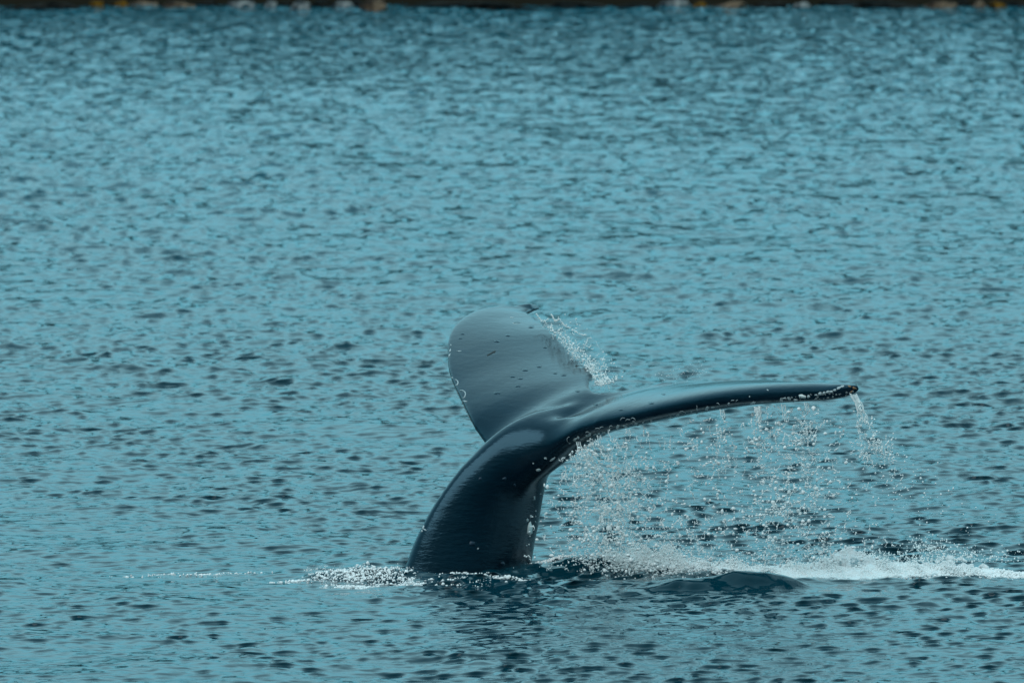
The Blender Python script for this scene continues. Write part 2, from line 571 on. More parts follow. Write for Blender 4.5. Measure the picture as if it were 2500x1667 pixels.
def build_peduncle():
    q = cat(PED, 90)
    m = 48
    rings = np.zeros((len(q), m, 3))
    ang = np.linspace(0, 2 * math.pi, m, endpoint=False)
    for i, (ax, ay, bx, by, yc, wd) in enumerate(q):
        A = P(ax, ay, yc); B = P(bx, by, yc)
        # dorsal-ventral axis lies square to LAT; its projection spans the traced width
        c = (A + B) / 2
        v = (A - B)
        Hh = v.length / 2
        hh = math.sqrt(max(1e-4, Hh * Hh - (0.55 * wd) ** 2))
        d = v.normalized()
        d = (d + Vector((0, 0.60 * d.x, 0))) 
        d = d * hh
        for j, a_ in enumerate(ang):
            ca, sa = math.cos(a_), math.sin(a_)
            # keeled ellipse: pinched at dorsal and ventral ends
            pin = 1.0 - 0.30 * abs(ca) ** 3
            r = c + d * ca + LAT * (wd * sa * pin)
            rings[i, j] = r
    return loft(rings)


# s, lead px, lead py, trail px, trail py, depth of lead, depth of trail, thickness (m)
NEAR = [
    (0, 1205, 1150, 1452, 950, 0.06, 0.22, 0.22),
    (0.12, 1265, 1185, 1530, 944, -0.08, 0.208, 0.24),
    (0.28, 1325, 1112, 1612, 939, -0.24, 0.205, 0.24),
    (0.45, 1392, 1060, 1692, 937, -0.36, 0.1, 0.22),
    (0.6, 1456, 1038, 1765, 935, -0.48, -0.03, 0.2),
    (0.78, 1528, 1022, 1828, 932, -0.61, -0.18, 0.185),
    (0.98, 1612, 1002, 1889, 932, -0.77, -0.36, 0.175),
    (1.18, 1698, 985, 1938, 938, -0.93, -0.594, 0.165),
    (1.36, 1782, 972, 1985, 943, -1.07, -0.818, 0.15),
    (1.52, 1858, 966, 2025, 945, -1.2, -1.007, 0.14),
    (1.66, 1942, 964, 2055, 943, -1.32, -1.191, 0.125),
    (1.76, 2000, 964, 2074, 942, -1.4, -1.316, 0.11),
    (1.84, 2044, 960, 2088, 942, -1.46, -1.415, 0.085),
    (1.9, 2078, 953, 2096, 946, -1.5, -1.49, 0.045),
]
FAR = [
    (0, 1215, 1110, 1452, 947, 0.06, 0.22, 0.2),
    (0.2, 1190, 1100, 1449, 934, 0.217, 0.455, 0.18),
    (0.4, 1152, 1030, 1442, 915, 0.411, 0.698, 0.14),
    (0.6, 1129, 983, 1425, 893, 0.631, 0.969, 0.12),
    (0.78, 1110, 944, 1396, 868, 0.858, 1.231, 0.11),
    (0.95, 1097, 907, 1370, 842, 1.053, 1.445, 0.1),
    (1.15, 1093, 868, 1346, 814, 1.269, 1.666, 0.09),
    (1.33, 1095, 834, 1325, 796, 1.472, 1.882, 0.08),
    (1.48, 1106, 806, 1303, 782, 1.674, 2.071, 0.07),
    (1.6, 1128, 783, 1288, 768, 1.89, 2.233, 0.06),
    (1.7, 1160, 765, 1288, 764, 2.093, 2.368, 0.05),
    (1.8, 1205, 754, 1297, 761, 2.268, 2.49, 0.042),
    (1.87, 1256, 747.5, 1308, 757, 2.403, 2.584, 0.034),
    (1.92, 1297, 746.5, 1318, 751, 2.511, 2.638, 0.025),
]


def build_fluke(tab, side):
    q = cat(tab, 110)
    m = 56
    half = m // 2
    rings = np.zeros((len(q), m, 3))
    L = np.array([P(r[1], r[2], r[5]) for r in q])
    T = np.array([P(r[3], r[4], r[6]) for r in q])
    M = (L + T) / 2
    span = np.gradient(M, axis=0)
    for i in range(len(q)):
        ch = T[i] - L[i]
        nrm = np.cross(ch, span[i]) * (1 if side == 'far' else -1)
        if nrm[2] < 0: nrm = -nrm
        nrm /= np.linalg.norm(nrm)
        th = q[i][7]
        cl = np.linalg.norm(ch)
        s = q[i][0]
        for j in range(m):
            if j < half: x = 0.5 - 0.5 * math.cos(math.pi * j / half); sg = 1
            else: x = 0.5 - 0.5 * math.cos(math.pi * (m - j) / half); sg = -1
            # rounded leading edge, thin trailing edge
            prof = 1.62 * max(x, 0) ** 0.44 * (1 - x) ** 1.05
            base = 0.0125 if 0 < x < 1 else 0.0
            tt = sg * (0.5 * th * prof + base)
            camb = 0.035 * cl * math.sin(math.pi * x)
            # ragged trailing edge
            wob = 0.0
            if x > 0.75:
                wob = (x - 0.75) * (0.12 * noise.noise(Vector((s * 9, 3 if side == 'far' else 8, 0))) + 0.08 * noise.noise(Vector((s * 31, 5, 0))))
            rings[i, j] = L[i] + ch * (x + wob) + nrm * (tt + camb * (-0.3 if sg < 0 else 0.6))
    return loft(rings)


def build_tail():
    bm = bmesh.new()
    for V, F in (build_peduncle(), build_fluke(NEAR, 'near'), build_fluke(FAR, 'far')):
        vs = [bm.verts.new(v) for v in V]
        for f in F:
            try: bm.faces.new([vs[k] for k in f])
            except ValueError: pass
    # flesh that fills the hollow between stock and near fluke
    for (px, py, y, r0_, r1_) in [(1262, 1140, -0.04, 0.24, 0.17), (1305, 1092, -0.10, 0.24, 0.14), (1350, 1062, -0.15, 0.19, 0.09)]:
        c_ = P(px, py, y)
        rot = Vector((1, 0, 1.0)).to_track_quat('X', 'Y').to_matrix().to_4x4()
        bmesh.ops.create_icosphere(bm, subdivisions=4, radius=1, matrix=Matrix.Translation(c_) @ rot @ Matrix.Diagonal((r0_, r1_, r1_ * 0.9, 1)))
    bmesh.ops.recalc_face_normals(bm, faces=bm.faces)
    me = bpy.data.meshes.new('tail_raw')
    bm.to_mesh(me); bm.free()
    tmp = bpy.data.objects.new('tail_raw', me)
    COL.objects.link(tmp)
    md = tmp.modifiers.new('remesh', 'REMESH')
    md.mode = 'VOXEL'; md.voxel_size = 0.0085; md.use_smooth_shade = True
    dg = bpy.context.evaluated_depsgraph_get()
    out = bpy.data.meshes.new_from_object(tmp.evaluated_get(dg))
    bpy.data.objects.remove(tmp); bpy.data.meshes.remove(me)
    # smooth, far more where the flukes grow out of the stock
    n_ = len(out.vertices)
    co = np.empty(n_ * 3, np.float32); out.vertices.foreach_get('co', co); co = co.reshape(-1, 3).astype(np.float64)
    e = np.empty(len(out.edges) * 2, np.int32); out.edges.foreach_get('vertices', e); e = e.reshape(-1, 2)
    deg = np.bincount(e.ravel(), minlength=n_).astype(float)[:, None]
    J = np.array(P(1330, 1080, 0.0))
    J2 = np.array(P(1400, 990, 0.1))
    dj = np.minimum(np.linalg.norm(co - J, axis=1), np.linalg.norm(co - J2, axis=1))
    wt = np.clip(1.0 - (dj - 0.18) / 0.42, 0, 1)[:, None]

    def lap(c):
        s_ = np.zeros_like(c)
        for k in range(3):
            s_[:, k] = np.bincount(e[:, 0], weights=c[e[:, 1], k], minlength=n_) + \
                       np.bincount(e[:, 1], weights=c[e[:, 0], k], minlength=n_)
        return s_ / deg - c
    for it in range(6):                 # gentle, volume keeping
        co = co + 0.5 * lap(co); co = co - 0.52 * lap(co)
    for it in range(420):
        co = co + 0.6 * wt * lap(co)
    out.vertices.foreach_set('co', co.astype(np.float32).ravel())
    out.update()
    for p in out.polygons: p.use_smooth = True
    out.materials.clear()
    return out


m_skin, t, b = material('whale_skin', (0.010, 0.015, 0.022), 0.3, IOR=1.6)
b.inputs['Specular Tint'].default_value = (0.35, 0.75, 1.0, 1)
b.inputs['Coat Weight'].default_value = 0.0
b.inputs['Coat Roughness'].default_value = 0.12
b.inputs['Coat IOR'].default_value = 1.33
tcx = node(t, 'ShaderNodeTexCoord')
mp = node(t, 'ShaderNodeMapping'); mp.inputs['Scale'].default_value = (1, 1, 3)
t.links.new(tcx.outputs['Object'], mp.inputs['Vector'])
n = node(t, 'ShaderNodeTexNoise', Scale=5.0, Detail=7.0, Roughness=0.6)
t.links.new(mp.outputs[0], n.inputs['Vector'])
r_ = ramp(t, 0.35, (0.0006, 0.004, 0.008), 0.72, (0.002, 0.010, 0.018))
t.links.new(n.outputs['Fac'], r_.inputs[0]); t.links.new(r_.outputs[0], b.inputs['Base Color'])
n3 = node(t, 'ShaderNodeTexNoise', Scale=9.0, Detail=4.0, Roughness=0.6)
t.links.new(mp.outputs[0], n3.inputs['Vector'])
rr = node(t, 'ShaderNodeMapRange'); rr.inputs['To Min'].default_value = 0.10; rr.inputs['To Max'].default_value = 0.26
t.links.new(n3.outputs['Fac'], rr.inputs[0]); t.links.new(rr.outputs[0], b.inputs['Roughness'])
n4 = node(t, 'ShaderNodeTexNoise', Scale=14.0, Detail=3.0, Roughness=0.6)
t.links.new(mp.outputs[0], n4.inputs['Vector'])
bp = node(t, 'ShaderNodeBump', Strength=0.5, Distance=0.005)
t.links.new(n4.outputs['Fac'], bp.inputs['Height']); t.links.new(bp.outputs[0], b.inputs['Normal'])
t.links.new(bp.outputs[0], b.inputs['Coat Normal'])

whale = link('humpback_whale', build_tail(), m_skin)
tag(whale, 'dark wet tail of a diving humpback whale, flukes raised and dripping', 'whale')

# ------------------------------------------------------------------ marks and barnacles on the skin
from mathutils.bvhtree import BVHTree
_me = whale.data
BV = BVHTree.FromPolygons([v.co.copy() for v in _me.vertices], [tuple(p.vertices) for p in _me.polygons])
EYE = Vector(cam.location)


def hit(px, py):
    d = (P(px, py, 0.0) - EYE).normalized()
    loc, nor, _, _ = BV.ray_cast(EYE, d)
    if loc is None: return None
    if nor.dot(d) > 0: nor = -nor
    return loc, nor


m_white, t, b = material('pale_scar_or_glint', (0.42, 0.50, 0.52), 0.5)
n = node(t, 'ShaderNodeTexNoise', Scale=60.0, Detail=3.0)
r_ = ramp(t, 0.38, (0.10, 0.16, 0.18), 0.58, (0.75, 0.8, 0.8))
t.links.new(n.outputs['Fac'], r_.inputs[0]); t.links.new(r_.outputs[0], b.inputs['Base Color'])
m_blue, _, _ = material('faint_blue_scar', (0.01, 0.035, 0.06), 0.5)
m_black, _, _ = material('black_scar', (0.002, 0.002, 0.003), 0.6)
m_tan, _, _ = material('tan_scar', (0.30, 0.16, 0.08), 0.6)


def shell(name, outline, inner, mat, raise_=0.0025, edge=0.4):
    """a thin raised mark on the skin; outline: pixel loop, inner: pixel centre or inner loop"""
    top = []; bot = []
    for (x, y) in outline:
        h_ = hit(x, y)
        if h_ is None: return None
        top.append(h_[0] + h_[1] * raise_ * edge); bot.append(h_[0] - h_[1] * 0.004)
    m = len(outline)
    if isinstance(inner, tuple):
        h_ = hit(*inner)
        if h_ is None: return None
        V = top + bot + [h_[0] + h_[1] * raise_]
        F = []
        for j in range(m):
            k = (j + 1) % m
            F.append((j, k, 2 * m)); F.append((m + j, m + k, k)); F.append((m + j, k, j))
    else:
        inn = []
        for (x, y) in inner:
            h_ = hit(x, y)
            if h_ is None: return None
            inn.append(h_[0] + h_[1] * raise_)
        V = top + bot + inn
        F = []
        for j in range(m - 1):
            k = j + 1
            F += [(j, k, 2 * m + k), (j, 2 * m + k, 2 * m + j), (m + j, m + k, k), (m + j, k, j)]
    c = sum(V, Vector()) / len(V)
    me = mesh_np(name, np.array([v - c for v in V]), np.array(F))
    o = link(name, me, mat, whale)
    o.location = c
    return o


m_bright, _, _ = material('white_scar', (0.78, 0.82, 0.80), 0.5)


def patch(px, py, rx, ry, rot=0, mat=None, name='pale_scar_or_glint', seed=None):
    mat = mat or (m_bright if rx * ry > 20 and px < 1300 or rx * ry > 45 else m_white)
    m = 12
    cr_, sr_ = math.cos(R(rot)), math.sin(R(rot))
    out = []
    for j in range(m):
        a = 2 * math.pi * j / m
        q = random.uniform(0.7, 1.2)
        u, v = rx * q * math.cos(a), ry * q * math.sin(a)
        out.append((px + u * cr_ - v * sr_, py + u * sr_ + v * cr_))
    return shell(name, out, (px, py), mat)


def ring(px, py, r, a0, a1, wd=0.95, sq=1.0):
    m = 14
    o_, i_ = [], []
    for j in range(m):
        f = j / (m - 1)
        a = R(a0 + (a1 - a0) * f)
        r = r * random.uniform(0.93, 1.07)
        ww = wd * (0.35 + 0.65 * math.sin(math.pi * f)) * random.uniform(0.8, 1.2)
        o_.append((px + (r + ww / 2) * math.cos(a), py - (r + ww / 2) * math.sin(a) * sq))
        i_.append((px + (r - ww / 2) * math.cos(a), py - (r - ww / 2) * math.sin(a) * sq))
    return shell('scar_ring', o_, i_, m_white, 0.0015)


m_barn, t, b = material('barnacle', (0.12, 0.16, 0.17), 0.6)
n = node(t, 'ShaderNodeTexNoise', Scale=90.0, Detail=3.0)
r_ = ramp(t, 0.4, (0.03, 0.05, 0.06), 0.65, (0.40, 0.46, 0.46))
t.links.new(n.outputs['Fac'], r_.inputs[0]); t.links.new(r_.outputs[0], b.inputs['Base Color'])


def barnacle_mesh(seed):
    m = 10
    V = []
    lv = [(1.0, 0.0), (0.82, 0.45), (0.52, 0.72), (0.36, 0.62), (0.15, 0.35)]
    for (r, z) in lv:
        for j in range(m):
            a = 2 * math.pi * j / m
            q = 1 + 0.16 * (1 if j % 2 else -1) + random.uniform(-.06, .06)
            V.append((r * q * math.cos(a), r * q * math.sin(a), z - (0.15 if z == 0 else 0)))
    F = []
    for i in range(len(lv) - 1):
        for j in range(m):
            k = (j + 1) % m
            F.append((i * m + j, i * m + k, (i + 1) * m + k, (i + 1) * m + j))
    return mesh_np('barnacle', np.array(V), np.array(F), smooth=False)


BARN = [barnacle_mesh(i) for i in range(4)]
for bm_ in BARN: bm_.materials.append(m_barn)


def barnacle(px, py, r):
    h_ = hit(px, py)
    if h_ is None: return
    o = bpy.data.objects.new('barnacle', random.choice(BARN))
    COL.objects.link(o); o.parent = whale
    o.location = h_[0] - h_[1] * r * 0.1
    o.rotation_euler = h_[1].to_track_quat('Z', 'Y').to_euler()
    o.scale = (r, r, r * 0.75)


# near fluke, front edge: crowded rings, then looser flecks towards the tip
random.seed(21)
for (x, y, r, a0, a1) in [(1391, 1074, 9, 20, 330), (1425, 1058, 12, 20, 190), (1434, 1059, 7, 10, 170), (1450, 1053, 8, 10, 180),
                          (1459, 1051, 7, 10, 170), (1470, 1048, 8, 15, 170), (1480, 1044, 6, 0, 150), (1492, 1044, 6, 20, 200),
                          (1523, 1030, 12, 40, 180), (1533, 1031, 10, 20, 170), (1545, 1029, 8, 0, 160), (1618, 1020, 7, 60, 200),
                          (1665, 1014, 12, 10, 130), (1713, 996, 8, 90, 230), (1740, 990, 9, 20, 180), (1752, 988, 6, 0, 150),
                          (1690, 1012, 6, 10, 150), (1790, 982, 7, 20, 170), (1801, 981, 6, 40, 200)]:
    if random.random() < 0.75: ring(x, y, r * 0.85, a0 + (a1 - a0) * random.uniform(0, .35), a1 - (a1 - a0) * random.uniform(0, .3))
for (x, y, rx, ry, rt) in [(1315, 1147, 6, 4, 0), (1332, 1119, 4, 2.5, 20), (1302, 1131, 2, 2, 0), (1349, 1121, 8, 2.5, -38),
                           (1404, 1072, 6, 2.5, -30), (1412, 1068, 4, 3, 60), (1434, 1064, 5, 2.5, 10), (1440, 1060, 3, 5, 20),
                           (1452, 1060, 5, 2, -20), (1462, 1058, 4, 2.5, 10), (1474, 1056, 5, 2.5, -10), (1486, 1052, 3.5, 4, 0),
                           (1508, 1042, 4, 6, 30), (1516, 1043, 4, 5, -30), (1526, 1040, 7, 3, 20), (1552, 1034, 4, 3, 0),
                           (1570, 1031, 2, 2, 0), (1590, 1028, 2.5, 3, 0), (1638, 1018, 4, 2, -10), (1654, 1012, 5, 2, -20),
                           (1688, 1005, 2, 2.5, 0), (1702, 998, 1.5, 9, -5), (1726, 996, 4, 6, 30), (1741, 994, 5, 2, 0),
                           (1779, 985, 3, 2.5, 0), (1804, 989, 5, 5, 0), (1782, 995, 2.5, 2.5, 0), (1838, 984, 8, 3.5, -25),
                           (1857, 985, 5, 5.5, 0), (1886, 980, 11, 5, 25), (1908, 977, 4, 5, -20), (1916, 972, 5, 2, -10),
                           (1927, 973, 5, 3, 30), (1942, 977, 6, 3.5, 20), (1958, 967, 10, 5, 10), (1974, 968, 4, 4, 0),
                           (1985, 979, 3, 6, 30), (1991, 983, 4, 4, 0), (2002, 961, 5, 4, 0), (2012, 960, 3.5, 4, 0),
                           (2020, 957, 5, 3, -20), (2029, 956, 6, 3, 0), (2038, 952, 4, 3, 0), (2048, 947, 6, 3, -30),
                           (2056, 943, 5, 2.5, -20), (1874, 952, 3, 1.2, 30), (1830, 968, 1.5, 2, 0), (1992, 964, 4, 2, 0),
                           # stock, towards its right edge
                           (1294, 1292, 7, 17, 4), (1296, 1260, 2.5, 4, 0), (1288, 1269, 3, 4, 10), (1305, 1215, 2.2, 5, 0),
                           (1333, 1177, 1.5, 1.5, 0), (1308, 1247, 1.5, 2.5, 0), (1308, 1260, 1.5, 2, 0), (1307, 1273, 1.3, 1.5, 0),
                           (1303, 1338, 1.6, 9, 3), (1286, 1331, 1.6, 1.6, 0), (1320, 1205, 1.2, 2, 0), (1167, 1339, 2, 2.5, 0),
                           (1033, 1287, 2, 6, 20), (1037, 1292, 5, 1.5, 30), (1030, 1296, 2, 3, 10),
                           # far fluke, left rim: pale marks, and white edge highlights laid on as patches
                           (1110, 948, 5, 3, 45), (1116, 966, 5, 3.5, 50), (1127, 981, 6, 4.5, 60), (1134, 979, 7, 1.6, 10),
                           (1137, 996, 1.5, 5, 20), (1133, 1004, 3, 3, 0), (1143, 1014, 3, 1.5, -50), (1151, 1036, 2, 3, 0),
                           (1164, 1061, 1.6, 2, 0), (1104, 922, 2, 2, 0), (1097, 867, 1.4, 5, 35), (1097, 878, 1.4, 5, 35),
                           (1099, 855, 1.5, 4, 20), (1101, 842, 1.3, 2, 0), (1121, 857, 6, 0.9, 0), (1250, 775, 5, 0.8, 0)]:
    patch(x, y, rx, ry, rt)
ring(1112, 933, 8, -100, 110, 2.2); ring(1128, 963, 9, -80, 120, 2.2)
ring(1262, 789, 9, 0, 359, 1.4, 0.2)
patch(1153, 1326, 8, 6, 0, m_blue, 'faint_scar'); patch(1172, 1168, 5, 4, 0, m_blue, 'faint_scar')
patch(1232, 1168, 6, 4, 0, m_blue, 'faint_scar'); patch(1228, 1375, 7, 4, 30, m_blue, 'faint_scar')
patch(1257, 1184, 3, 3, 0, m_blue, 'faint_scar')
patch(1200, 862, 13, 2.0, -28, m_black, 'dark_scar'); patch(1206, 859, 4, 2.6, -28, m_black, 'dark_scar')
patch(1407, 893, 3, 2.6, 0, m_black, 'dark_scar')
patch(2086, 947, 6, 3, 30, m_tan, 'tan_scar'); patch(2070, 966, 4, 3, 0, m_tan, 'tan_scar')
patch(2079, 956, 4, 2, -40, m_tan, 'tan_scar'); patch(2074, 943, 5, 2, 20, m_tan, 'tan_scar')
# raised knobs in the skin of the far fluke
for (x, y, r) in [(1213, 833, 9), (1282, 903, 10), (1251, 919, 8), (1270, 924, 8), (1316, 895, 8), (1297, 798, 9), (1331, 848, 7),
                  (1376, 915, 9), (1213, 959, 11), (1264, 942, 9), (1129, 815, 7), (1124, 826, 6), (1240, 819, 8), (1355, 911, 7),
                  (1454, 987, 7), (1515, 1000, 7), (1590, 984, 8), (1410, 955, 7), (1620, 962, 6)]:
    m_ = 12
    out = [(x + r * math.cos(2 * math.pi * j / m_), y + r * 0.42 * math.sin(2 * math.pi * j / m_)) for j in range(m_)]
    o = shell('skin_knob', out, (x, y), m_skin, 0.004, -0.1)
# real barnacles, crowding the outer part of the near edge, the root rings and the far rim
for _ in range(46):
    x = random.uniform(1905, 2090); f = (x - 1905) / 185
    y = 978 - 22 * f + random.uniform(-9, 12) * (1 - 0.4 * f)
    barnacle(x, y, random.uniform(0.004, 0.009))
for _ in range(44):
    x = random.uniform(1388, 1560); y = 1078 - (x - 1388) * 0.29 + random.uniform(-4, 10)
    barnacle(x, y, random.uniform(0.005, 0.011))
for _ in range(12):
    x = random.uniform(1620, 1900); y = 1018 - (x - 1620) * 0.14 + random.uniform(-4, 8)
    barnacle(x, y, random.uniform(0.004, 0.008))
for _ in range(14):
    f = random.random()
    barnacle(1106 + 60 * f, 935 + 125 * f, random.uniform(0.004, 0.009))

# ------------------------------------------------------------------ spray, foam and pouring water
m_drop = bpy.data.materials.new('water_drop'); m_drop.use_nodes = True
t = m_drop.node_tree; b = t.nodes['Principled BSDF']
b.inputs['Base Color'].default_value = (0.97, 0.97, 0.95, 1)  # opaque white stands in for the sparkle of lit drops
b.inputs['Roughness'].default_value = 0.08
b.inputs['IOR'].default_value = 1.33
b.inputs['Transmission Weight'].default_value = 0.0

m_foam = bpy.data.materials.new('white_foam'); m_foam.use_nodes = True
t = m_foam.node_tree; b = t.nodes['Principled BSDF']
b.inputs['Base Color'].default_value = (0.95, 0.95, 0.94, 1)
b.inputs['Roughness'].default_value = 0.35
b.inputs['IOR'].default_value = 1.33
b.inputs['Transmission Weight'].default_value = 0.0


def ico(sub):
    bm = bmesh.new(); bmesh.ops.create_icosphere(bm, subdivisions=sub, radius=1)
    v = np.array([x.co[:] for x in bm.verts]); f = np.array([[q.index for q in x.verts] for x in bm.faces])
    bm.free(); return v, f


ICO1, ICO2 = ico(1), ico(2)


def blobs(name, pos, rad, mat, label, cat, stretch=None):
    """many drops in one mesh; small ones get fewer faces"""
    pos = np.array(pos); rad = np.array(rad)
    VV = []; FF = []; off = 0
    for (tv, tf), sel in ((ICO1, rad < 0.0062), (ICO2, rad >= 0.0062)):
        p = pos[sel]; r = rad[sel] * (1.2 if mat == m_drop else 1.0)
        if len(p) == 0: continue
        sc = r[:, None, None] * (1 + 0.35 * rng.normal(size=(len(p), 1, 3)).clip(-1, 1.2))
        v = tv[None] * sc * (1 + 0.10 * rng.normal(size=(len(p), len(tv), 1))) + p[:, None, :]
        f = tf[None] + (np.arange(len(p)) * len(tv))[:, None, None] + off
        VV.append(v.reshape(-1, 3)); FF.append(f.reshape(-1, 3)); off += v.shape[0] * v.shape[1]
    me = mesh_np(name, np.concatenate(VV), np.concatenate(FF))
    o = link(name, me, mat)
    tag(o, label, cat, kind='stuff')
    return o


def strings(n, px, py, y, r0=0.002, r1=0.0055, step=5, pos=None, rad=None, up=1.0):
    """little broken ligaments: a walk of touching drops"""
    a = random.uniform(0, 6.28)
    for i in range(n):
        pos.append(P(px, py, y)[:]); rad.append(random.uniform(r0, r1))
        a += random.gauss(0, 0.7)
        px += step * math.cos(a) * 0.6; py += step * math.sin(a) * up; y += random.gauss(0, 0.012)


# curtain below the near fluke
xs_l = [1300, 1340, 1400, 1464, 1535, 1620, 1706, 1790, 1866, 1950, 2006, 2048, 2080, 2300]
ys_l = [1170, 1135, 1090, 1068, 1052, 1034, 1014, 1000, 996, 990, 988, 980, 965, 965]
yd_l = [-.12, -.22, -.36, -.48, -.61, -.77, -.93, -1.07, -1.20, -1.32, -1.40, -1.46, -1.50, -1.55]
pos, rad = [], []
COLS = [  # start px, number, spread px at top, drift per px fallen, spread growth, lowest py
    (1400, 560, 30, 0.42, 0.26, 1395), (1440, 950, 34, 0.34, 0.30, 1395), (1500, 620, 30, 0.28, 0.28, 1395),
    (1580, 260, 40, 0.22, 0.30, 1395), (1700, 300, 46, 0.25, 0.25, 1385), (1755, 260, 18, 0.12, 0.16, 1380),
    (1850, 340, 14, 0.12, 0.12, 1380), (1900, 420, 34, 0.18, 0.20, 1370), (1955, 420, 22, 0.10, 0.16, 1370),
    (2010, 240, 30, 0.20, 0.24, 1370)]
for (sx, nn, sp0, dr, gr, low) in COLS:
    for _ in range(int(nn * 1.7)):
        top = np.interp(sx, xs_l, ys_l) + 6
        f = random.random() ** 0.85
        py = top + (low - top) * f
        fall = py - top
        # gathered into lumps rather than evenly strewn
        lump = 0.35 + 0.65 * math.sin(fall * 0.06 + sx) * math.sin(fall * 0.023 + sx * 2)
        if random.random() > 0.35 + 0.65 * lump: continue
        px = sx + random.gauss(0, 1) * (0.7 * sp0 + 0.75 * gr * fall) + dr * fall * random.uniform(0.4, 1.2)
        if py < np.interp(px, xs_l, ys_l) + 5 and px < 2060: continue
        y = float(np.interp(sx, xs_l, yd_l)) + random.gauss(0, 0.12)
        big = random.random()
        r = 0.0028 + 0.0062 * big ** 3 + (0.004 if random.random() < 0.03 else 0)
        if random.random() < (0.34 if fall < 150 else 0.14):
            strings(random.randint(3, 10), px, py, y, 0.002, 0.0048, 4, pos, rad)
        else:
            pos.append(P(px, py, y)[:]); rad.append(r)
blobs('falling_water_drops', pos, rad, m_drop, 'curtain of white water drops falling from the near fluke', 'water drops')

# drops blown from the tip, curving down to the right
pos, rad = [], []
tipx, tipy = [2098, 2112, 2126, 2145, 2172, 2215, 2290, 2370], [990, 1040, 1080, 1105, 1140, 1190, 1260, 1330]
for _ in range(520):
    f = random.random() ** 0.8 * 7
    px = np.interp(f, range(8), tipx) + random.gauss(0, 4 + f * 7); py = np.interp(f, range(8), tipy) + random.gauss(0, 5 + f * 7)
    if f < 4.2 and random.random() < 0.4:
        strings(random.randint(3, 7), px, py, -1.5, 0.002, 0.005, 4, pos, rad)
    elif f < 5 or random.random() < 0.5:
        pos.append(P(px, py, -1.5 + random.gauss(0, 0.06))[:]); rad.append(0.0022 + 0.004 * random.random() ** 2)
blobs('tip_spray', pos, rad, m_drop, 'loose trail of drops below the stream off the near fluke tip', 'water drops')

# spray off the trailing edge of the far fluke
pos, rad = [], []
ex, ey = [1306, 1333, 1352, 1370, 1392, 1420, 1437, 1452, 1465], [775, 800, 818, 843, 862, 890, 908, 932, 940]
for _ in range(760):
    f = random.random() ** 0.62 * 8
    bx, by = np.interp(f, range(9), ex), np.interp(f, range(9), ey)
    off = abs(random.gauss(0, 1)) * (14 if f > 1.5 else 8)
    if random.random() < 0.25: off += random.random() * 42
    px = bx + 3 + off; py = by - off * 0.35 + random.gauss(0, 4)
    y = 1.75 - 1.4 * f / 8 + random.gauss(0, 0.05)
    if random.random() < 0.15: strings(random.randint(3, 6), px, py, y, 0.002, 0.004, 4, pos, rad)
    else: pos.append(P(px, py, y)[:]); rad.append(0.002 + 0.0042 * random.random() ** 2.2)
for (x0, y0, x1, y1, sag) in [(1309, 765, 1340, 778, 12), (1347, 770, 1366, 778, 8), (1345, 768, 1356, 785, 0),
                              (1366, 778, 1392, 800, 6), (1400, 806, 1432, 818, 4)]:
    for k in range(26):
        f = k / 25
        px = x0 + (x1 - x0) * f + random.gauss(0, 0.8); py = y0 + (y1 - y0) * f + sag * math.sin(math.pi * f) + random.gauss(0, 0.8)
        pos.append(P(px, py, 1.7)[:]); rad.append(random.uniform(0.002, 0.0045))
for (cx_, cy_, n_) in [(1700, 905, 26), (1660, 912, 20), (1620, 918, 16)]:
    for _ in range(n_):
        pos.append(P(cx_ + random.gauss(0, 22), cy_ + random.gauss(0, 9), 0.1)[:]); rad.append(random.uniform(0.0015, 0.0028))
blobs('edge_spray', pos, rad, m_drop, 'sparkling spray thrown off the far fluke\'s trailing edge', 'water drops')


def stream(name, path, w0, w1, y0, label, seed, n_str=7, rr0=0.0048):
    """a falling skein of water: wavering, thinning strands lying close together"""
    random.seed(seed)
    root = bpy.data.objects.new(name, None); COL.objects.link(root)
    root.location = P(path[0][0], path[0][1], y0)
    tag(root, label, 'water')
    for k in range(n_str):
        off = (k / (n_str - 1) - 0.5)
        n_ = 40; m_ = 7
        q = cat(path, n_)
        end = int(n_ * random.uniform(0.35, 1.0))
        rings = []
        ph = random.random() * 9
        for i in range(end):
            f = i / (n_ - 1)
            x = q[i][0] + off * (w0 + (w1 - w0) * f) + 2.2 * f * math.sin(f * 17 + ph)
            y = q[i][1] + 1.5 * math.sin(f * 23 + ph)
            c_ = P(x, y, y0 + 0.03 * math.sin(ph + k)) - root.location
            r = (rr0 * (1 - 0.55 * f) * (0.7 + 0.5 * abs(math.sin(f * 31 + ph)))) * (0.6 if k % 2 else 1)
            if i == end - 1: r *= 0.2
            rings.append([(c_.x + r * 1.25 * math.cos(a), c_.y + r * math.sin(a), c_.z + 0.0 * a) for a in np.linspace(0, 2 * math.pi, m_, endpoint=False)])
        V, F = loft(np.array(rings))
        me = bpy.data.meshes.new('strand'); me.from_pydata([tuple(v) for v in V], [], F)
        for p in me.polygons: p.use_smooth = True
        link('strand', me, m_drop, root)


stream('water_stream', [(2083, 962), (2096, 985), (2106, 1012), (2112, 1035), (2122, 1062)], 14, 20, -1.49,
       'bright stream of water pouring off the near fluke tip', 3, 6)
stream('water_stream', [(1850, 992), (1851, 1005), (1853, 1020), (1850, 1034)], 16, 6, -1.2,
       'short sheet of water dripping from the middle of the near fluke', 5, 6)

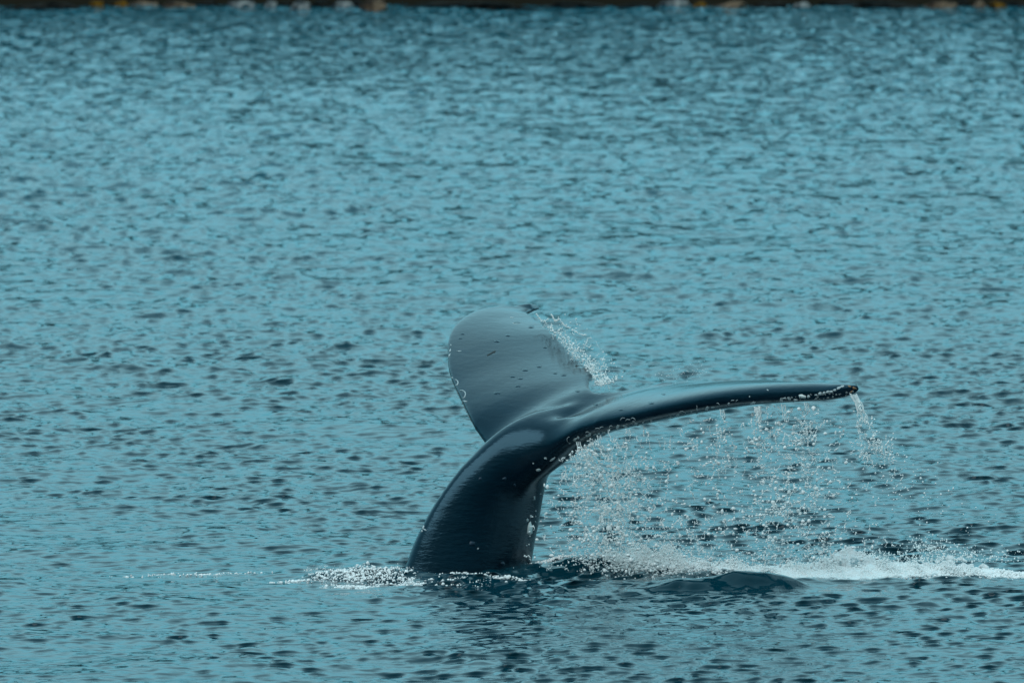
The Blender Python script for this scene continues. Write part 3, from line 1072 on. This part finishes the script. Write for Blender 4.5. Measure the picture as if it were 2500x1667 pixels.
for (px_, ln, sd_, y_, lab_) in [(1412, 46, 11, -.40, 'water stream falling nearest the tail stock, under the ringed scars'),
                                 (1462, 38, 12, -.48, 'second thin water stream from the tail stock under the near fluke'),
                                 (1532, 26, 13, -.61, 'short water stream right of the ringed scars under the near fluke'),
                                 (1762, 40, 14, -1.03, 'thin wisp of water left of the short dripping sheet'),
                                 (1912, 44, 15, -1.27, 'wisp of water right of the short dripping sheet'),
                                 (1968, 36, 16, -1.34, 'thin water stream below the white barnacles of the near fluke')]:
    t0_ = float(np.interp(px_, xs_l, ys_l)) - 6
    stream('water_stream', [(px_, t0_), (px_ + 3, t0_ + ln * .35), (px_ + 4, t0_ + ln * .7), (px_ + 9, t0_ + ln)], 8, 10, y_, lab_, sd_, 3, 0.0028)

# froth: thousands of bubbles heaped on the water
def froth(name, strokes, label):
    pos, rad = [], []
    for (px, py, rx, ry, zt, n_) in strokes:
        g = ground(px, py + 10)
        n_ = int(n_ * 1.8)
        u = rng.normal(size=(n_, 2)) * 0.62
        X = g.x + u[:, 0] * rx; Y = g.y + u[:, 1] * ry * 1.15
        Z = height(X, Y)[2]
        fall = np.exp(-(u ** 2).sum(1))
        Z = Z + rng.random(n_) ** 2.6 * zt * fall * (0.55 + 0.75 * np.sin(X * 9 + 1) * np.sin(X * 23 + Y * 7)) - 0.002
        for a, b_, c_ in zip(X, Y, Z):
            pos.append((a, b_, c_)); rad.append(0.003 + 0.006 * rng.random() ** 2.2)
    return blobs(name, pos, rad, m_foam, label, 'foam')


froth('foam', [(1345, 1378, .10, .06, .02, 180), (1390, 1370, .14, .06, .03, 350), (1440, 1368, .18, .08, .035, 450), (1500, 1368, .22, .16, .06, 1100),
               (1570, 1374, .26, .30, .12, 2900), (1660, 1380, .28, .30, .12, 3000), (1750, 1386, .28, .20, .08, 2100),
               (1850, 1384, .28, .14, .05, 1400), (1950, 1388, .26, .26, .06, 1700), (2060, 1388, .26, .26, .10, 1700),
               (2130, 1394, .28, .22, .05, 1000), (2230, 1392, .28, .18, .05, 900), (2330, 1394, .26, .15, .06, 800),
               (2430, 1394, .24, .10, .03, 500), (2500, 1396, .24, .08, .025, 350)],
      'long band of white foam stretching right from the tail')
froth('foam', [(790, 1405, .10, .10, .04, 90), (850, 1404, .12, .12, .05, 170), (905, 1402, .12, .12, .05, 170), (960, 1404, .12, .14, .04, 150),
               (1000, 1414, .08, .14, .04, 160), (860, 1422, .14, .06, .015, 160), (720, 1410, .12, .05, .01, 70)],
      'small patch of white froth on the water left of the tail')
froth('foam', [(1000, 1384, .05, .04, .015, 40), (1040, 1386, .06, .04, .01, 40), (1100, 1392, .08, .05, .012, 50), (1160, 1398, .1, .05, .012, 60),
               (1230, 1402, .1, .05, .012, 60), (1290, 1404, .07, .06, .015, 60), (1120, 1412, .25, .16, .006, 70)],
      'thin flecks of froth collaring the foot of the tail')
froth('foam', [(330, 1392, .14, .04, .003, 12), (420, 1386, .2, .04, .003, 30), (500, 1386, .2, .04, .003, 26), (580, 1388, .16, .04, .003, 14)],
      'faint thin line of froth drifting at the far left')

# leaping lumps of water in the white band
m_lump = bpy.data.materials.new('aerated_water'); m_lump.use_nodes = True
t = m_lump.node_tree; b = t.nodes['Principled BSDF']
b.inputs['Roughness'].default_value = 0.25; b.inputs['IOR'].default_value = 1.33
tcx = node(t, 'ShaderNodeTexCoord')
n = node(t, 'ShaderNodeTexNoise', Scale=11.0, Detail=6.0, Roughness=0.65)
r_ = ramp(t, 0.34, (0.16, 0.30, 0.34), 0.46, (0.85, 0.86, 0.86))
t.links.new(tcx.outputs['Object'], n.inputs['Vector']); t.links.new(n.outputs['Fac'], r_.inputs[0])
t.links.new(r_.outputs[0], b.inputs['Base Color'])
bp = node(t, 'ShaderNodeBump', Strength=0.8, Distance=0.020)
n2 = node(t, 'ShaderNodeTexNoise', Scale=30.0, Detail=4.0)
t.links.new(tcx.outputs['Object'], n2.inputs['Vector']); t.links.new(n2.outputs['Fac'], bp.inputs['Height'])
t.links.new(bp.outputs[0], b.inputs['Normal'])


def lump(balls, label, vox=0.006):
    """balls: px, py of centre, radius px, depth y ; merged into one skin"""
    bm = bmesh.new()
    c0 = P(balls[0][0], balls[0][1], balls[0][3])
    for (px, py, r, y, sx, sz) in balls:
        c_ = P(px, py, y) - c0
        rr_ = r * K * (y + CAM_D)
        bmesh.ops.create_icosphere(bm, subdivisions=3, radius=1, matrix=Matrix.Translation(c_) @ Matrix.Diagonal((rr_ * sx, rr_ * 0.9, rr_ * sz, 1)))
    me = bpy.data.meshes.new('splash_raw'); bm.to_mesh(me); bm.free()
    tmp = bpy.data.objects.new('splash_raw', me); COL.objects.link(tmp)
    md = tmp.modifiers.new('r', 'REMESH'); md.mode = 'VOXEL'; md.voxel_size = vox
    out = bpy.data.meshes.new_from_object(tmp.evaluated_get(bpy.context.evaluated_depsgraph_get()))
    bpy.data.objects.remove(tmp)
    n_ = len(out.vertices)
    co = np.empty(n_ * 3, np.float32); out.vertices.foreach_get('co', co); co = co.reshape(-1, 3).astype(float)
    e = np.empty(len(out.edges) * 2, np.int32); out.edges.foreach_get('vertices', e); e = e.reshape(-1, 2)
    deg = np.bincount(e.ravel(), minlength=n_).astype(float)[:, None]
    for it in range(10):
        s_ = np.stack([np.bincount(e[:, 0], weights=co[e[:, 1], k], minlength=n_) + np.bincount(e[:, 1], weights=co[e[:, 0], k], minlength=n_) for k in range(3)], 1)
        co = 0.5 * co + 0.5 * s_ / deg
    for i in range(n_):
        v = Vector(co[i])
        d = noise.noise_vector(v * 12) * 0.022 + noise.noise_vector(v * 34) * 0.012
        co[i] += d[:]
    out.vertices.foreach_set('co', co.astype(np.float32).ravel()); out.update()
    for p in out.polygons: p.use_smooth = True
    out.materials.clear()
    o = link('water_splash', out, m_lump)
    o.location = c0
    tag(o, label, 'splash')
    return o


lump([(2062, 1350, 16, -.25, 1.1, 1.0), (2075, 1342, 12, -.25, 1.2, .8), (2095, 1358, 15, -.27, 1.2, 1), (2050, 1368, 20, -.28, 1.2, 1),
      (2080, 1375, 22, -.3, 1.6, .9), (2020, 1378, 16, -.3, 1.8, .8), (2125, 1368, 14, -.3, 1.4, .9), (2150, 1378, 13, -.3, 1.6, .9),
      (1985, 1388, 12, -.33, 2.2, .8), (1935, 1396, 9, -.35, 3, .8), (2110, 1388, 18, -.35, 3, .8), (2175, 1388, 12, -.35, 2.4, .8)],
     'tallest rounded splash of white water, bulging up right of the glassy hump')
lump([(1500, 1368, 9, -.1, 2.4, .7), (1540, 1370, 13, -.1, 2, .7), (1580, 1376, 14, -.1, 2.2, .7), (1625, 1380, 14, -.12, 2.2, .7), (1670, 1386, 13, -.12, 2.4, .7),
      (1715, 1390, 11, -.14, 2.4, .7), (1765, 1392, 9, -.16, 2.6, .7), (1815, 1392, 7, -.2, 3, .6), (1870, 1391, 6, -.22, 3, .6)],
     'long frothing white crest between the tail and the glassy hump')
lump([(2290, 1368, 8, -.2, 1.5, 1), (2320, 1362, 9, -.2, 1.4, 1), (2350, 1364, 9, -.2, 1.6, 1), (2270, 1380, 9, -.25, 1.8, .8),
      (2310, 1380, 12, -.25, 2, .8), (2360, 1382, 10, -.25, 2, .8), (2400, 1386, 7, -.25, 2.2, .8)],
     'low ragged splash near the right edge of the picture')
lump([(1420, 1364, 4, .3, 2.4, .8), (1445, 1360, 6, .3, 1.6, 1), (1470, 1362, 5, .3, 2, .8), (1370, 1366, 5, .3, 1.7, .9), (1395, 1370, 4, .3, 2.4, .7)],
     'small curling white crest just right of the tail base')
lump([(768, 1398, 5, -.35, 1.2, .9), (775, 1406, 5, -.4, 1.4, .8)], 'leftmost small white curl of froth left of the tail')
lump([(845, 1402, 7, -.5, 1.3, .9), (850, 1412, 6, -.55, 1.6, .7), (880, 1410, 6, -.5, 1.8, .6)], 'rounded white lump in the middle of the left froth')
lump([(975, 1400, 5, -.45, 1.1, 1), (990, 1397, 4, -.45, 1, 1), (965, 1406, 5, -.5, 1.8, .7)], 'small splash nearest the left foot of the tail')

# flecks thrown above the white band
pos, rad = [], []
for _ in range(2600):
    px = random.choice([random.gauss(1560, 70), random.gauss(1640, 120), random.uniform(1380, 2500), random.gauss(2300, 80), random.gauss(2080, 60)])
    if px < 1320 or px > 2600: continue
    h_ = abs(random.gauss(0, 1)) * (26 if px < 1800 else 18)
    py = 1372 - h_
    pos.append(P(px, py, -0.3 + random.gauss(0, 0.12))[:]); rad.append(0.0018 + 0.0042 * random.random() ** 2.5)
for _ in range(160):
    pos.append(P(random.gauss(2270, 26), 1345 - abs(random.gauss(0, 16)), -0.2 + random.gauss(0, .05))[:]); rad.append(random.uniform(0.002, 0.005))
for _ in range(260):
    pos.append(P(random.uniform(740, 1010), 1396 - abs(random.gauss(0, 7)), -0.45 + random.gauss(0, .08))[:]); rad.append(random.uniform(0.0015, 0.0035))
blobs('splash_flecks', pos, rad, m_drop, 'fine flecks of water leaping above the white foam', 'water drops')
